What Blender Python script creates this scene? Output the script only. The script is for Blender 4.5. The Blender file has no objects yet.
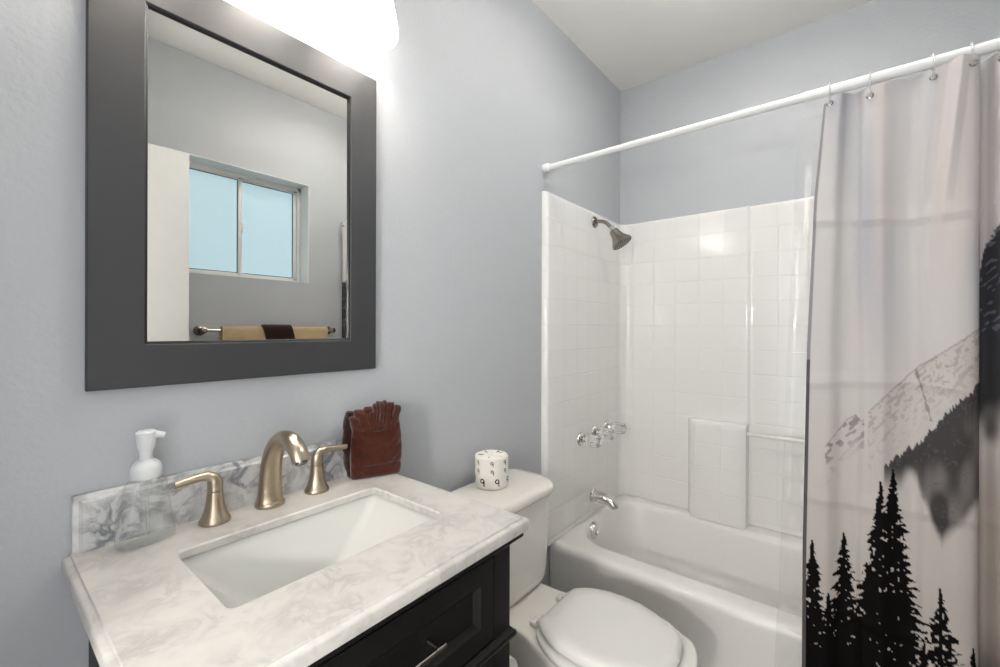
import bpy, bmesh, math, random
import numpy as np
from mathutils import Vector, Matrix
random.seed(7); np.random.seed(7)
C = bpy.context.scene.collection
SC = bpy.context.scene
PI = math.pi

# ------------------------------------------------------------------ camera
CAM = np.array([0.0, -1.05, 1.29]); TH = 0.6794; FPX = 433.28; V0 = 328.957; ROLL = 0.0028
cam = bpy.data.cameras.new('camera'); cam.sensor_width = 36; cam.lens = FPX * 36 / 1000
cam.shift_y = -(333.5 - V0) / 1000; cam.clip_start = 0.01
co = bpy.data.objects.new('camera', cam); C.objects.link(co)
fw = Vector((math.cos(TH), math.sin(TH), 0)); rt = Vector((math.sin(TH), -math.cos(TH), 0)); up = Vector((0, 0, 1))
r2 = rt * math.cos(ROLL) + up * math.sin(ROLL); u2 = up * math.cos(ROLL) - rt * math.sin(ROLL)
M = Matrix((r2, u2, -fw)).transposed().to_4x4(); M.translation = Vector(CAM.tolist())
co.matrix_world = M
SC.camera = co
# ------------------------------------------------------------------ world, lamps, exposure
SC.view_settings.view_transform = 'Standard'; SC.view_settings.look = 'None'
SC.view_settings.gamma = 1; SC.view_settings.use_curve_mapping = False
SC.view_settings.exposure = 0.62
wd = bpy.data.worlds.new('daylight'); SC.world = wd; wd.use_nodes = True
wd.node_tree.nodes['Background'].inputs[0].default_value = (0.98, 0.99, 1.0, 1)
WORLD_STRENGTH = 2.0
wd.node_tree.nodes['Background'].inputs[1].default_value = WORLD_STRENGTH

def lamp(name, kind, loc, energy, color, size, rot=None):
    l = bpy.data.lights.new(name, kind); l.energy = energy; l.color = color
    if kind == 'AREA': l.size = size
    else: l.shadow_soft_size = size
    o = bpy.data.objects.new(name, l); o.location = loc
    if rot: o.rotation_euler = rot
    C.objects.link(o); return o
HALL_W = 40; SHADE_E = 4.3; BULB_E = 20; CEIL_E = 10.5
lamp('added_hall_light', 'POINT', (-1.0, -0.98, 1.44), HALL_W, (1, .96, .9), .08)  # added unseen light past the doorway: throws the rod's shadow, fills the room

# ------------------------------------------------------------------ materials
def lin(c):
    return tuple(((x / 255) / 12.92 if x / 255 <= .04045 else ((x / 255 + .055) / 1.055) ** 2.4) for x in c)
def mat(name, col, rough=.5, metal=0, var=.03, vscale=20, bump=0, bscale=200, spec=.5, emit=None, estr=0, coat=0, sheen=0, detail=3, stretch=None):
    m = bpy.data.materials.new(name); m.use_nodes = True
    nt = m.node_tree; N = nt.nodes; L = nt.links; b = N['Principled BSDF']
    b.inputs['Roughness'].default_value = rough; b.inputs['Metallic'].default_value = metal
    b.inputs['Specular IOR Level'].default_value = spec
    b.inputs['Coat Weight'].default_value = coat; b.inputs['Sheen Weight'].default_value = sheen
    tc = N.new('ShaderNodeTexCoord'); vec = tc.outputs['Object']
    if stretch:
        mp = N.new('ShaderNodeMapping'); mp.inputs['Scale'].default_value = stretch; L.new(vec, mp.inputs[0]); vec = mp.outputs[0]
    nz = N.new('ShaderNodeTexNoise'); nz.inputs['Scale'].default_value = vscale; nz.inputs['Detail'].default_value = detail
    L.new(vec, nz.inputs['Vector'])
    mx = N.new('ShaderNodeMix'); mx.data_type = 'RGBA'
    lo = [max(0, c * (1 - var)) for c in col]; hi = [min(1, c * (1 + var)) for c in col]
    mx.inputs[6].default_value = (*lo, 1); mx.inputs[7].default_value = (*hi, 1)
    L.new(nz.outputs['Fac'], mx.inputs[0]); L.new(mx.outputs[2], b.inputs['Base Color'])
    if bump:
        bn = N.new('ShaderNodeTexNoise'); bn.inputs['Scale'].default_value = bscale; bn.inputs['Detail'].default_value = 2
        L.new(vec, bn.inputs['Vector'])
        bp = N.new('ShaderNodeBump'); bp.inputs['Strength'].default_value = bump; bp.inputs['Distance'].default_value = .002
        L.new(bn.outputs['Fac'], bp.inputs['Height']); L.new(bp.outputs[0], b.inputs['Normal'])
    if emit:
        b.inputs['Emission Color'].default_value = (*emit, 1); b.inputs['Emission Strength'].default_value = estr
    return m
def clear(name, tint, amount, rough=.05, ior=1.45):   # thin clear plastic: see-through body with surface gloss and a little haze
    m = bpy.data.materials.new(name); m.use_nodes = True; nt = m.node_tree; N = nt.nodes; L = nt.links
    N.clear(); out = N.new('ShaderNodeOutputMaterial')
    tr = N.new('ShaderNodeBsdfTransparent'); tr.inputs[0].default_value = (*tint, 1)
    gl = N.new('ShaderNodeBsdfGlossy'); gl.inputs['Roughness'].default_value = rough
    df = N.new('ShaderNodeBsdfDiffuse'); df.inputs[0].default_value = (.85, .85, .83, 1)
    lw = N.new('ShaderNodeLayerWeight'); lw.inputs[0].default_value = .5
    pw = N.new('ShaderNodeMath'); pw.operation = 'POWER'; pw.inputs[1].default_value = 4; L.new(lw.outputs['Facing'], pw.inputs[0])
    fr = N.new('ShaderNodeMath'); fr.operation = 'MULTIPLY_ADD'; fr.inputs[1].default_value = (ior - 1); fr.inputs[2].default_value = .04; L.new(pw.outputs[0], fr.inputs[0])
    nz = N.new('ShaderNodeTexNoise'); nz.inputs['Scale'].default_value = 30
    tc = N.new('ShaderNodeTexCoord'); L.new(tc.outputs['Object'], nz.inputs['Vector'])
    ma = N.new('ShaderNodeMath'); ma.operation = 'MULTIPLY'; ma.inputs[1].default_value = amount * 2
    L.new(nz.outputs['Fac'], ma.inputs[0])
    m1 = N.new('ShaderNodeMixShader'); L.new(ma.outputs[0], m1.inputs[0]); L.new(tr.outputs[0], m1.inputs[1]); L.new(df.outputs[0], m1.inputs[2])
    m2 = N.new('ShaderNodeMixShader'); L.new(fr.outputs[0], m2.inputs[0]); L.new(m1.outputs[0], m2.inputs[1]); L.new(gl.outputs[0], m2.inputs[2])
    L.new(m2.outputs[0], out.inputs[0]); return m
def marble(name, base, vein, scale, amt, vein2=None):
    m = bpy.data.materials.new(name); m.use_nodes = True; nt = m.node_tree; N = nt.nodes; L = nt.links; b = N['Principled BSDF']
    b.inputs['Roughness'].default_value = .3
    tc = N.new('ShaderNodeTexCoord')
    mp = N.new('ShaderNodeMapping'); mp.inputs['Rotation'].default_value = (.3, .2, .6); L.new(tc.outputs['Object'], mp.inputs[0])
    n1 = N.new('ShaderNodeTexNoise'); n1.inputs['Scale'].default_value = scale; n1.inputs['Detail'].default_value = 7; n1.inputs['Roughness'].default_value = .62
    n1.inputs['Distortion'].default_value = .9; L.new(mp.outputs[0], n1.inputs['Vector'])
    s = N.new('ShaderNodeMath'); s.operation = 'SUBTRACT'; s.inputs[1].default_value = .5; L.new(n1.outputs['Fac'], s.inputs[0])
    a = N.new('ShaderNodeMath'); a.operation = 'ABSOLUTE'; L.new(s.outputs[0], a.inputs[0])
    r = N.new('ShaderNodeMapRange'); r.inputs[1].default_value = 0; r.inputs[2].default_value = .09; r.inputs[3].default_value = 1; r.inputs[4].default_value = 0
    L.new(a.outputs[0], r.inputs[0])
    n2 = N.new('ShaderNodeTexNoise'); n2.inputs['Scale'].default_value = scale * .7; n2.inputs['Detail'].default_value = 5; L.new(mp.outputs[0], n2.inputs['Vector'])
    r2_ = N.new('ShaderNodeMapRange'); r2_.inputs[1].default_value = .34; r2_.inputs[2].default_value = .62; L.new(n2.outputs['Fac'], r2_.inputs[0])
    mu = N.new('ShaderNodeMath'); mu.operation = 'MULTIPLY'; L.new(r.outputs[0], mu.inputs[0]); L.new(r2_.outputs[0], mu.inputs[1])
    ad = N.new('ShaderNodeMath'); ad.operation = 'MULTIPLY_ADD'; L.new(r2_.outputs[0], ad.inputs[0]); ad.inputs[1].default_value = .35; L.new(mu.outputs[0], ad.inputs[2])
    am = N.new('ShaderNodeMath'); am.operation = 'MULTIPLY'; am.inputs[1].default_value = amt; am.use_clamp = True; L.new(ad.outputs[0], am.inputs[0])
    mx = N.new('ShaderNodeMix'); mx.data_type = 'RGBA'; mx.inputs[6].default_value = (*base, 1); mx.inputs[7].default_value = (*vein, 1)
    L.new(am.outputs[0], mx.inputs[0]); L.new(mx.outputs[2], b.inputs['Base Color'])
    return m
def tiled(name, col, rough, w, h, mortar, strength, noise=0, nscale=90, invert=True, mcol=None, var=.02, off=0, use_uv=True):
    m = bpy.data.materials.new(name); m.use_nodes = True; nt = m.node_tree; N = nt.nodes; L = nt.links; b = N['Principled BSDF']
    b.inputs['Roughness'].default_value = rough
    tc = N.new('ShaderNodeTexCoord')
    br = N.new('ShaderNodeTexBrick'); br.offset = off; br.squash = 1
    br.inputs['Scale'].default_value = 1; br.inputs['Brick Width'].default_value = w; br.inputs['Row Height'].default_value = h
    br.inputs['Mortar Size'].default_value = mortar; br.inputs['Mortar Smooth'].default_value = .6; br.inputs['Bias'].default_value = 0
    br.inputs['Color1'].default_value = (*[c * (1 - var) for c in col], 1); br.inputs['Color2'].default_value = (*[c * (1 + var) for c in col], 1)
    br.inputs['Mortar'].default_value = (*(mcol or col), 1)
    L.new(tc.outputs['UV' if use_uv else 'Object'], br.inputs['Vector']); L.new(br.outputs['Color'], b.inputs['Base Color'])
    nz = N.new('ShaderNodeTexNoise'); nz.inputs['Scale'].default_value = nscale; nz.inputs['Detail'].default_value = 1.5
    L.new(tc.outputs['UV' if use_uv else 'Object'], nz.inputs['Vector'])
    b1 = N.new('ShaderNodeBump'); b1.invert = invert; b1.inputs['Strength'].default_value = strength; b1.inputs['Distance'].default_value = .003
    L.new(br.outputs['Fac'], b1.inputs['Height'])
    b2 = N.new('ShaderNodeBump'); b2.inputs['Strength'].default_value = noise; b2.inputs['Distance'].default_value = .002
    L.new(nz.outputs['Fac'], b2.inputs['Height']); L.new(b1.outputs[0], b2.inputs['Normal']); L.new(b2.outputs[0], b.inputs['Normal'])
    return m

m_wall = mat('wall_paint', lin((186, 189, 193)), .55, var=.012, vscale=3, bump=.6, bscale=90)
m_ceil = mat('ceiling_paint', lin((238, 237, 233)), .8, var=.01, bump=.2, bscale=120)
m_trim = mat('white_trim_paint', lin((228, 228, 226)), .4)
m_floor = tiled('floor_tile', lin((92, 82, 76)), .45, .6, .15, .003, .6, .2, 30, mcol=lin((60, 54, 50)), var=.12, off=.5, use_uv=False)
m_surround = tiled('surround_acrylic', lin((238, 237, 234)), .06, .1165, .1175, .0035, .5, .2, 85, var=0)
m_acrylic = mat('tub_acrylic', lin((238, 236, 231)), .16, var=.008, bump=.02, bscale=60)
m_china = mat('toilet_china', lin((236, 232, 224)), .12, var=.006, coat=.3)
m_seat = mat('seat_plastic', lin((222, 221, 217)), .22, var=.006)
m_sink = mat('sink_china', lin((206, 206, 201)), .13, var=.006)
m_marble = marble('marble_top', lin((207, 204, 198)), lin((142, 139, 137)), 17, .34)
m_marble_edge = marble('marble_splash', lin((220, 220, 219)), lin((126, 129, 134)), 17, .9)
m_black = mat('espresso_paint', lin((15, 14, 14)), .45, var=.05, spec=.4)
m_frame = mat('charcoal_frame', lin((38, 39, 42)), .62, var=.03, spec=.9)
m_lip = mat('black_lip', lin((14, 14, 15)), .35)
m_mirror = bpy.data.materials.new('mirror_silver'); m_mirror.use_nodes = True
_n = m_mirror.node_tree; _b = _n.nodes['Principled BSDF']; _b.inputs['Metallic'].default_value = 1; _b.inputs['Roughness'].default_value = 0
_nz = _n.nodes.new('ShaderNodeTexNoise'); _nz.inputs['Scale'].default_value = 2
_mx = _n.nodes.new('ShaderNodeMix'); _mx.data_type = 'RGBA'; _mx.inputs[6].default_value = (.92, .91, .87, 1); _mx.inputs[7].default_value = (.93, .92, .88, 1)
_n.links.new(_nz.outputs['Fac'], _mx.inputs[0]); _n.links.new(_mx.outputs[2], _b.inputs['Base Color'])
m_nickel = mat('brushed_nickel', lin((186, 172, 152)), .3, 1, var=.05, vscale=60)
m_dnickel = mat('dark_nickel', lin((156, 148, 140)), .25, 1, var=.05)
m_chrome = mat('chrome', lin((215, 212, 208)), .08, 1, var=.01)
m_gun = mat('gunmetal', lin((120, 116, 112)), .3, 1, var=.03)
m_rubber = mat('nozzle_rubber', lin((48, 44, 41)), .6)
m_rod = mat('rod_enamel', lin((236, 236, 236)), .25, var=.01)
m_glassbulb = mat('lamp_opal', (.9, .9, .9), .3, emit=(1, .95, .88), estr=SHADE_E)
m_dome = mat('added_bowl_glow', (.9, .9, .9), .3, emit=(1, .985, .96), estr=CEIL_E)  # glow of the added bowl light overhead
m_bulb = mat('bulb_glow', (.9, .9, .9), .3, emit=(1, .9, .78), estr=BULB_E)
m_towel = mat('brown_terry', lin((70, 31, 19)), .95, var=.45, vscale=90, bump=1, bscale=420, spec=.1, sheen=.35)
m_towel2 = mat('dark_brown_terry', lin((46, 22, 17)), .95, var=.3, vscale=200, bump=1, bscale=600, spec=.1, sheen=.3)
m_beige = mat('beige_terry', lin((196, 170, 134)), .95, var=.12, vscale=160, bump=1, bscale=500, spec=.1, sheen=.4)
m_plastic = mat('pump_plastic', lin((218, 220, 221)), .35, var=.01)
m_clear = clear('clear_plastic', (.985, .99, .99), .045, .05, 1.6)
m_liner = clear('liner_vinyl', (.98, .98, .975), .07, .12, 1.35)
m_ring = clear('ring_plastic', (.96, .97, .97), .3, .1, 1.4)
m_bar = clear('bar_acrylic', (.93, .94, .93), .35, .1, 1.5)
m_knob = mat('knob_acrylic', (.92, .92, .92), .06, var=.01); m_knob.node_tree.nodes['Principled BSDF'].inputs['Transmission Weight'].default_value = .9
m_pane = mat('frosted_pane', lin((120, 140, 148)), .5, emit=lin((174, 202, 213)), estr=.6, var=.06, vscale=3)
m_gasket = mat('gasket_rubber', lin((40, 42, 44)), .6)
m_hem = mat('hem_grey', lin((120, 116, 118)), .9)
m_label = mat('paper_white', lin((238, 234, 226)), .85)
m_card = mat('cardboard', lin((170, 140, 105)), .9)

def vcol_mat(name, rough, transl=0):
    m = bpy.data.materials.new(name); m.use_nodes = True; nt = m.node_tree; N = nt.nodes; L = nt.links; b = N['Principled BSDF']
    b.inputs['Roughness'].default_value = rough; b.inputs['Specular IOR Level'].default_value = .06
    a = N.new('ShaderNodeVertexColor'); a.layer_name = 'print'
    nz = N.new('ShaderNodeTexNoise'); nz.inputs['Scale'].default_value = 500
    tc = N.new('ShaderNodeTexCoord'); L.new(tc.outputs['Object'], nz.inputs['Vector'])
    mr = N.new('ShaderNodeMapRange'); mr.inputs[3].default_value = .95; mr.inputs[4].default_value = 1.05; L.new(nz.outputs['Fac'], mr.inputs[0])
    mx = N.new('ShaderNodeMix'); mx.data_type = 'RGBA'; mx.blend_type = 'MULTIPLY'; mx.inputs[0].default_value = 1
    L.new(a.outputs[0], mx.inputs[6]); L.new(mr.outputs[0], mx.inputs[7]); L.new(mx.outputs[2], b.inputs['Base Color'])
    return m
m_print = vcol_mat('printed_polyester', .6); m_wrap = vcol_mat('printed_wrapper', .8)

# ------------------------------------------------------------------ mesh helpers
def obj(name, bm, m, parent=None, smooth=40, recalc=True):
    if recalc: bmesh.ops.recalc_face_normals(bm, faces=bm.faces[:])
    me = bpy.data.meshes.new(name); bm.to_mesh(me); bm.free()
    if smooth:
        me.shade_smooth(); me.set_sharp_from_angle(angle=math.radians(smooth))
    o = bpy.data.objects.new(name, me); C.objects.link(o)
    for x in (m if isinstance(m, (list, tuple)) else [m]): me.materials.append(x)
    if parent:
        o.parent = parent; o.matrix_parent_inverse = wm(parent).inverted()
    return o
def wm(o):
    m = o.matrix_basis.copy()
    if o.parent: m = wm(o.parent) @ o.matrix_parent_inverse @ m
    return m
def thing(name, label, cat, loc, group=None):
    o = bpy.data.objects.new(name, None); C.objects.link(o); o.location = loc; o.empty_display_size = .05
    tag(o, label, cat, group); return o
def tag(o, label, cat, group=None):
    o['label'] = label; o['category'] = cat
    if group: o['group'] = group
    return o
def struct(o):
    o['kind'] = 'structure'; return o
def B(): return bmesh.new()
def box(bm, x0, x1, y0, y1, z0, z1, bev=0, seg=2):
    b = bmesh.new(); bmesh.ops.create_cube(b, size=1)
    for v in b.verts: v.co = Vector(((x0 + x1) / 2 + v.co.x * (x1 - x0), (y0 + y1) / 2 + v.co.y * (y1 - y0), (z0 + z1) / 2 + v.co.z * (z1 - z0)))
    if bev: bmesh.ops.bevel(b, geom=b.edges[:], offset=bev, segments=seg, affect='EDGES', profile=.5)
    me = bpy.data.meshes.new('t'); b.to_mesh(me); b.free(); bm.from_mesh(me); bpy.data.meshes.remove(me); return bm
def loft(bm, rings, cap0=True, cap1=True, closed=True, wrap=False):
    vs = [[bm.verts.new(p) for p in r] for r in rings]
    n = len(vs[0]); R_ = len(vs)
    for i in range(R_ if wrap else R_ - 1):
        a, b = vs[i], vs[(i + 1) % R_]
        for j in range(n if closed else n - 1):
            k = (j + 1) % n; bm.faces.new((a[j], a[k], b[k], b[j]))
    if cap0 and not wrap: bm.faces.new(vs[0][::-1])
    if cap1 and not wrap: bm.faces.new(vs[-1])
    return vs
def lathe(bm, prof, n=32, mtx=None, cap0=True, cap1=True):
    rings = []
    for r, z in prof:
        rings.append([(mtx or Matrix()) @ Vector((r * math.cos(2 * PI * k / n), r * math.sin(2 * PI * k / n), z)) for k in range(n)])
    return loft(bm, rings, cap0, cap1)
def axis(p, d):   # matrix whose z runs along d from p
    return Matrix.Translation(Vector(p)) @ Vector((0, 0, 1)).rotation_difference(Vector(d).normalized()).to_matrix().to_4x4()
def smoothpath(pts, k=6):
    P = [Vector(p) for p in pts]; out = []
    for i in range(len(P) - 1):
        a = P[max(i - 1, 0)]; b = P[i]; c = P[i + 1]; d = P[min(i + 2, len(P) - 1)]
        for j in range(k):
            t = j / k
            out.append(.5 * ((2 * b) + (c - a) * t + (2 * a - 5 * b + 4 * c - d) * t * t + (3 * b - a - 3 * c + d) * t ** 3))
    out.append(P[-1]); return out
def tube(bm, pts, rad, n=16, flat=1.0, side=None, cap=True):
    P = [Vector(p) for p in pts]; rings = []
    prev = None
    for i, p in enumerate(P):
        t = (P[min(i + 1, len(P) - 1)] - P[max(i - 1, 0)]).normalized()
        if side is not None: s = Vector(side)
        elif prev is None: s = t.orthogonal().normalized()
        else: s = prev
        s = (s - t * s.dot(t)).normalized(); prev = s; q = t.cross(s)
        r = rad[i] if isinstance(rad, (list, tuple)) else rad
        rings.append([p + s * r * math.cos(2 * PI * k / n) + q * r * flat * math.sin(2 * PI * k / n) for k in range(n)])
    return loft(bm, rings, cap, cap)
def rrect(x0, x1, y0, y1, r, z, k=6):   # rounded rectangle ring, counter-clockwise
    rs = r if isinstance(r, (list, tuple)) else (r,) * 4
    out = []
    for (cx, cy, a0, rr) in ((x1 - rs[0], y1 - rs[0], 0, rs[0]), (x0 + rs[1], y1 - rs[1], 90, rs[1]), (x0 + rs[2], y0 + rs[2], 180, rs[2]), (x1 - rs[3], y0 + rs[3], 270, rs[3])):
        for i in range(k + 1):
            a = math.radians(a0 + 90 * i / k); out.append((cx + rr * math.cos(a), cy + rr * math.sin(a), z))
    return out
def interp(x, xs, ys): return float(np.interp(x, xs, ys))

# ------------------------------------------------------------------ the room
XB = 2.4195; YW = -1.59; XL = -0.20; ZC = 2.685
def slab(name, m, *a):
    return struct(obj(name, box(B(), *a), m, smooth=0))
slab('floor', m_floor, XL - 1.2, XB + .1, YW - .1, .1, -.1, 0)
slab('ceiling', m_ceil, XL - .1, XB + .1, YW - .1, .1, ZC, ZC + .1)
slab('wall_back', m_wall, XL - .1, XB + .1, 0, .1, 0, ZC)
slab('wall_right', m_wall, XB, XB + .1, YW, 0, 0, ZC)
WX0, WX1, WZ0, WZ1 = .61, 1.348, 1.572, 2.178
bm = B(); T = .15
box(bm, XL - .1, WX0, YW - T, YW, 0, ZC); box(bm, WX1, XB + .1, YW - T, YW, 0, ZC)
box(bm, WX0, WX1, YW - T, YW, 0, WZ0); box(bm, WX0, WX1, YW - T, YW, WZ1, ZC)
struct(obj('wall_front', bm, m_wall, smooth=0))
bm = B(); DY0, DY1, DZ = -1.25, -.47, 2.08
box(bm, XL - .1, XL, YW, DY0, 0, ZC); box(bm, XL - .1, XL, DY1, 0, 0, ZC); box(bm, XL - .1, XL, DY0, DY1, DZ, ZC)
struct(obj('wall_left', bm, m_wall, smooth=0))
bm = B()
box(bm, XL, XL + .012, DY1 - .005, DY1 + .06, 0, DZ + .06, .003); box(bm, XL, XL + .012, DY0 - .06, DY0 - .037, 0, DZ + .06, .003)
box(bm, XL, XL + .012, DY0 - .06, DY1 + .06, DZ - .005, DZ + .06, .003)
struct(obj('trim_1', bm, m_trim, smooth=0))
# baseboards
bm = box(B(), .76, 1.55, -.014, 0, 0, .09, .004); struct(obj('baseboard_back', bm, m_trim))
bm = box(B(), XL, 1.6, YW, YW + .014, 0, .09, .004); struct(obj('baseboard_front', bm, m_trim))
# window: white slider set deep in the front wall
w = struct(thing('window_1', 'white sliding window with frosted panes in a deep recess, seen in the mirror', 'window', ((WX0 + WX1) / 2, YW - .08, WZ0)))
fy0, fy1 = YW - .135, YW - .10
bm = B(); e = .024
box(bm, WX0, WX0 + e, fy0, fy1, WZ0, WZ1, .003); box(bm, WX1 - e, WX1, fy0, fy1, WZ0, WZ1, .003)
box(bm, WX0, WX1, fy0, fy1, WZ0, WZ0 + e * .8, .003); box(bm, WX0, WX1, fy0, fy1, WZ1 - e, WZ1, .003)
XM = .992
fr = obj('window_frame', bm, m_trim, w)
for nm, x0, x1, yy in (('sliding_sash', WX0 + e, XM + .012, fy0 + .014), ('fixed_sash', XM - .012, WX1 - e, fy0 + .002)):
    bm = B(); s = .02; z0 = WZ0 + e * .8; z1 = WZ1 - e
    box(bm, x0, x0 + s, yy, yy + .018, z0, z1, .002); box(bm, x1 - s, x1, yy, yy + .018, z0, z1, .002)
    box(bm, x0, x1, yy, yy + .018, z0, z0 + s * .7, .002); box(bm, x0, x1, yy, yy + .018, z1 - s * .7, z1, .002)
    sash = obj(nm, bm, m_trim, w)
    bm = B(); box(bm, x0 + s - .001, x1 - s + .001, yy + .007, yy + .011, z0 + .013, z1 - .013)
    obj('pane', bm, m_pane, sash, smooth=0)
    bm = B(); g = .004; a0, a1, c0, c1 = x0 + s, x1 - s, z0 + s * .7, z1 - s * .7
    box(bm, a0, a0 + g, yy + .011, yy + .014, c0, c1); box(bm, a1 - g, a1, yy + .011, yy + .014, c0, c1)
    box(bm, a0 + g, a1 - g, yy + .011, yy + .014, c0, c0 + g); box(bm, a0 + g, a1 - g, yy + .011, yy + .014, c1 - g, c1)
    obj('gasket', bm, m_gasket, sash, smooth=0)
bm = B(); q = .004
box(bm, WX0, WX0 + q, fy1, YW + .001, WZ0, WZ1); box(bm, WX1 - q, WX1, fy1, YW + .001, WZ0, WZ1)
box(bm, WX0 + q, WX1 - q, fy1, YW + .001, WZ0, WZ0 + q); box(bm, WX0 + q, WX1 - q, fy1, YW + .001, WZ1 - q, WZ1); obj('reveal_lining', bm, m_trim, w, smooth=0)
bm = box(B(), XM + .006, XM + .02, fy0 + .02, fy0 + .034, WZ0 + .27, WZ0 + .32, .003); box(bm, XM + .012, XM + .03, fy0 + .026, fy0 + .033, WZ0 + .298, WZ0 + .306, .002)
obj('latch', bm, m_trim, w)
# door: white slab standing open against nothing, seen in the mirror
d = struct(thing('door_1', 'plain white door standing open, seen at the left of the mirror', 'door', (.2, -1.268, 0)))
obj('door_slab', box(B(), -.165, .628, -1.287, -1.251, .01, 2.062, .003), m_trim, d)
for sy in (-1, 1):
    yb = -1.251 if sy > 0 else -1.287
    bm = B(); lathe(bm, [(.026, 0), (.026, .006), (.012, .009), (.012, .02), (.02, .026), (.026, .036), (.024, .046), (.012, .052)], 20, axis((.56, yb, .95), (0, sy, 0)))
    obj('door_knob', bm, m_nickel, d)

# ------------------------------------------------------------------ tub and surround
XT = 1.643; ZT = .342; YE0, YE1 = -.03, -1.56
tub = thing('bathtub', 'off-white alcove bathtub behind the curtain at the far right end of the room', 'bathtub', (2.02, -.79, 0))
bx0, bx1, by0, by1 = 1.762, 2.322, -1.47, -.06
def tubring(dx, z, r): return rrect(bx0 + dx[0], bx1 - dx[1], by0 + dx[2], by1 - dx[3], r, z, 10)
outer = lambda o, z, r: rrect(XT + o, XB - .004, YW + .004, -.004, r, z, 10)
rings = [outer(.02, 0.0, .002), outer(.02, .03, .002), outer(.012, .2, .003), outer(.006, .29, .004), outer(.004, ZT - .03, .008), outer(.006, ZT - .016, .012), outer(.013, ZT - .006, .02), outer(.026, ZT - .001, .03), outer(.04, ZT, .04),
         tubring((-.03, -.02, -.03, -.02), ZT + .001, (.14, .16, .16, .14)), tubring((-.014, -.008, -.014, -.008), ZT - .002, (.14, .165, .165, .14)),
         tubring((0, 0, 0, 0), ZT - .012, (.14, .17, .17, .14)), tubring((.008, .006, .01, .008), ZT - .03, (.14, .17, .17, .14)),
         tubring((.03, .02, .06, .02), ZT - .13, (.14, .17, .17, .14)), tubring((.05, .04, .12, .035), ZT - .22, (.13, .15, .15, .13)),
         tubring((.075, .06, .17, .055), ZT - .265, (.11, .12, .12, .11)), tubring((.12, .10, .22, .11), ZT - .285, (.08, .08, .08, .08)), tubring((.2, .18, .4, .3), ZT - .29, .05)]
bm = B(); loft(bm, rings, True, True); obj('basin', bm, m_acrylic, tub, smooth=50)
bm = B(); mt = axis((1.957, by1 - .012, .296), (0, -1, -.12))
lathe(bm, [(.004, -.02), (.041, -.016), (.041, .006), (.039, .009), (.014, .011), (.002, .011)], 28, mt); oc = obj('overflow_cover', bm, m_chrome, tub)
bm = B(); tube(bm, [mt @ Vector((0, .004, .009)), mt @ Vector((0, -.016, .018))], .004, 10); lathe(bm, [(.005, .008), (.005, .014), (.001, .015)], 12, mt); obj('trip_lever', bm, m_chrome, oc)
bm = B(); lathe(bm, [(.03, 0), (.03, .004), (.02, .005), (.018, .001), (.001, .001)], 24, Matrix.Translation((1.99, -.42, ZT - .2895))); obj('drain', bm, m_chrome, tub)

sur = thing('shower_surround', 'glossy off-white moulded shower surround with square tile pattern above the tub', 'shower surround', (XB, -.79, ZT))
def arc(cx, cy, r, a0, a1, n): return [(cx + r * math.cos(math.radians(a0 + (a1 - a0) * i / n)), cy + r * math.sin(math.radians(a0 + (a1 - a0) * i / n))) for i in range(n + 1)]
XF = XB - .03; rc = .05
plan = [(1.588, -.001), (1.588, -.012)] + arc(1.606, -.012, .018, 180, 270, 5) + [(1.64, -.03), (XF - rc - .015, -.03)] + arc(XF - rc, YE0 - rc, rc, 90, 0, 8) + \
       [(XF, YE0 - rc - .015), (XF, -.655), (XF, -.664), (XF + .009, -.674), (XF + .009, -.684), (XF + .009, -.895), (XF + .009, -.905), (XF, -.915), (XF, -.925), (XF, YE1 + rc + .015)] + arc(XF - rc, YE1 + rc, rc, 0, -90, 8) + [(XF - rc - .015, YE1), (1.64, YE1)] + arc(1.606, YE1 - .018, .018, 90, 180, 5) + [(1.588, YW + .001)]
sl = [0]
for i in range(1, len(plan)): sl.append(sl[-1] + math.dist(plan[i], plan[i - 1]))
i0 = next(i for i, p in enumerate(plan) if p[1] == -.664); s0 = sl[i0] - .664 + .324   # arc length where y = -.324
zt = 1.892
bm = B(); uvl = bm.loops.layers.uv.new('UVMap'); prof = [(ZT + .0025, 0), (ZT + .02, 0), (zt - .03, 0), (zt - .012, 0), (zt - .004, .003), (zt, .01), (zt, .026)]
cols = []
for k, (x, y) in enumerate(plan):
    # push direction: towards the nearest wall
    px_, py_ = 0, 0
    if y > -.0301 - 1e-6 or (y > -.09 and x < XF - rc + 1e-6): py_ = 1
    elif y < YE1 + 1e-4: py_ = -1
    else: px_ = 1
    if x > XF - rc and YE1 + rc > y: px_, py_ = (.7, -.7)
    if x > XF - rc and y > YE0 - rc: px_, py_ = (.7, .7)
    cols.append([bm.verts.new((min(x + px_ * d, XB - .001), max(min(y + py_ * d, -.0008), YW + .0008), z)) for z, d in prof])
for k in range(len(cols) - 1):
    for j in range(len(prof) - 1):
        f = bm.faces.new((cols[k][j], cols[k + 1][j], cols[k + 1][j + 1], cols[k][j + 1]))
        for lp, (kk, jj) in zip(f.loops, ((k, j), (k + 1, j), (k + 1, j + 1), (k, j + 1))):
            lp[uvl].uv = (sl[kk] - s0 + 11.65 + .0, prof[jj][0] - .602 + 11.75)
obj('surround_panel', bm, m_surround, sur, smooth=50, recalc=False)
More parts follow.
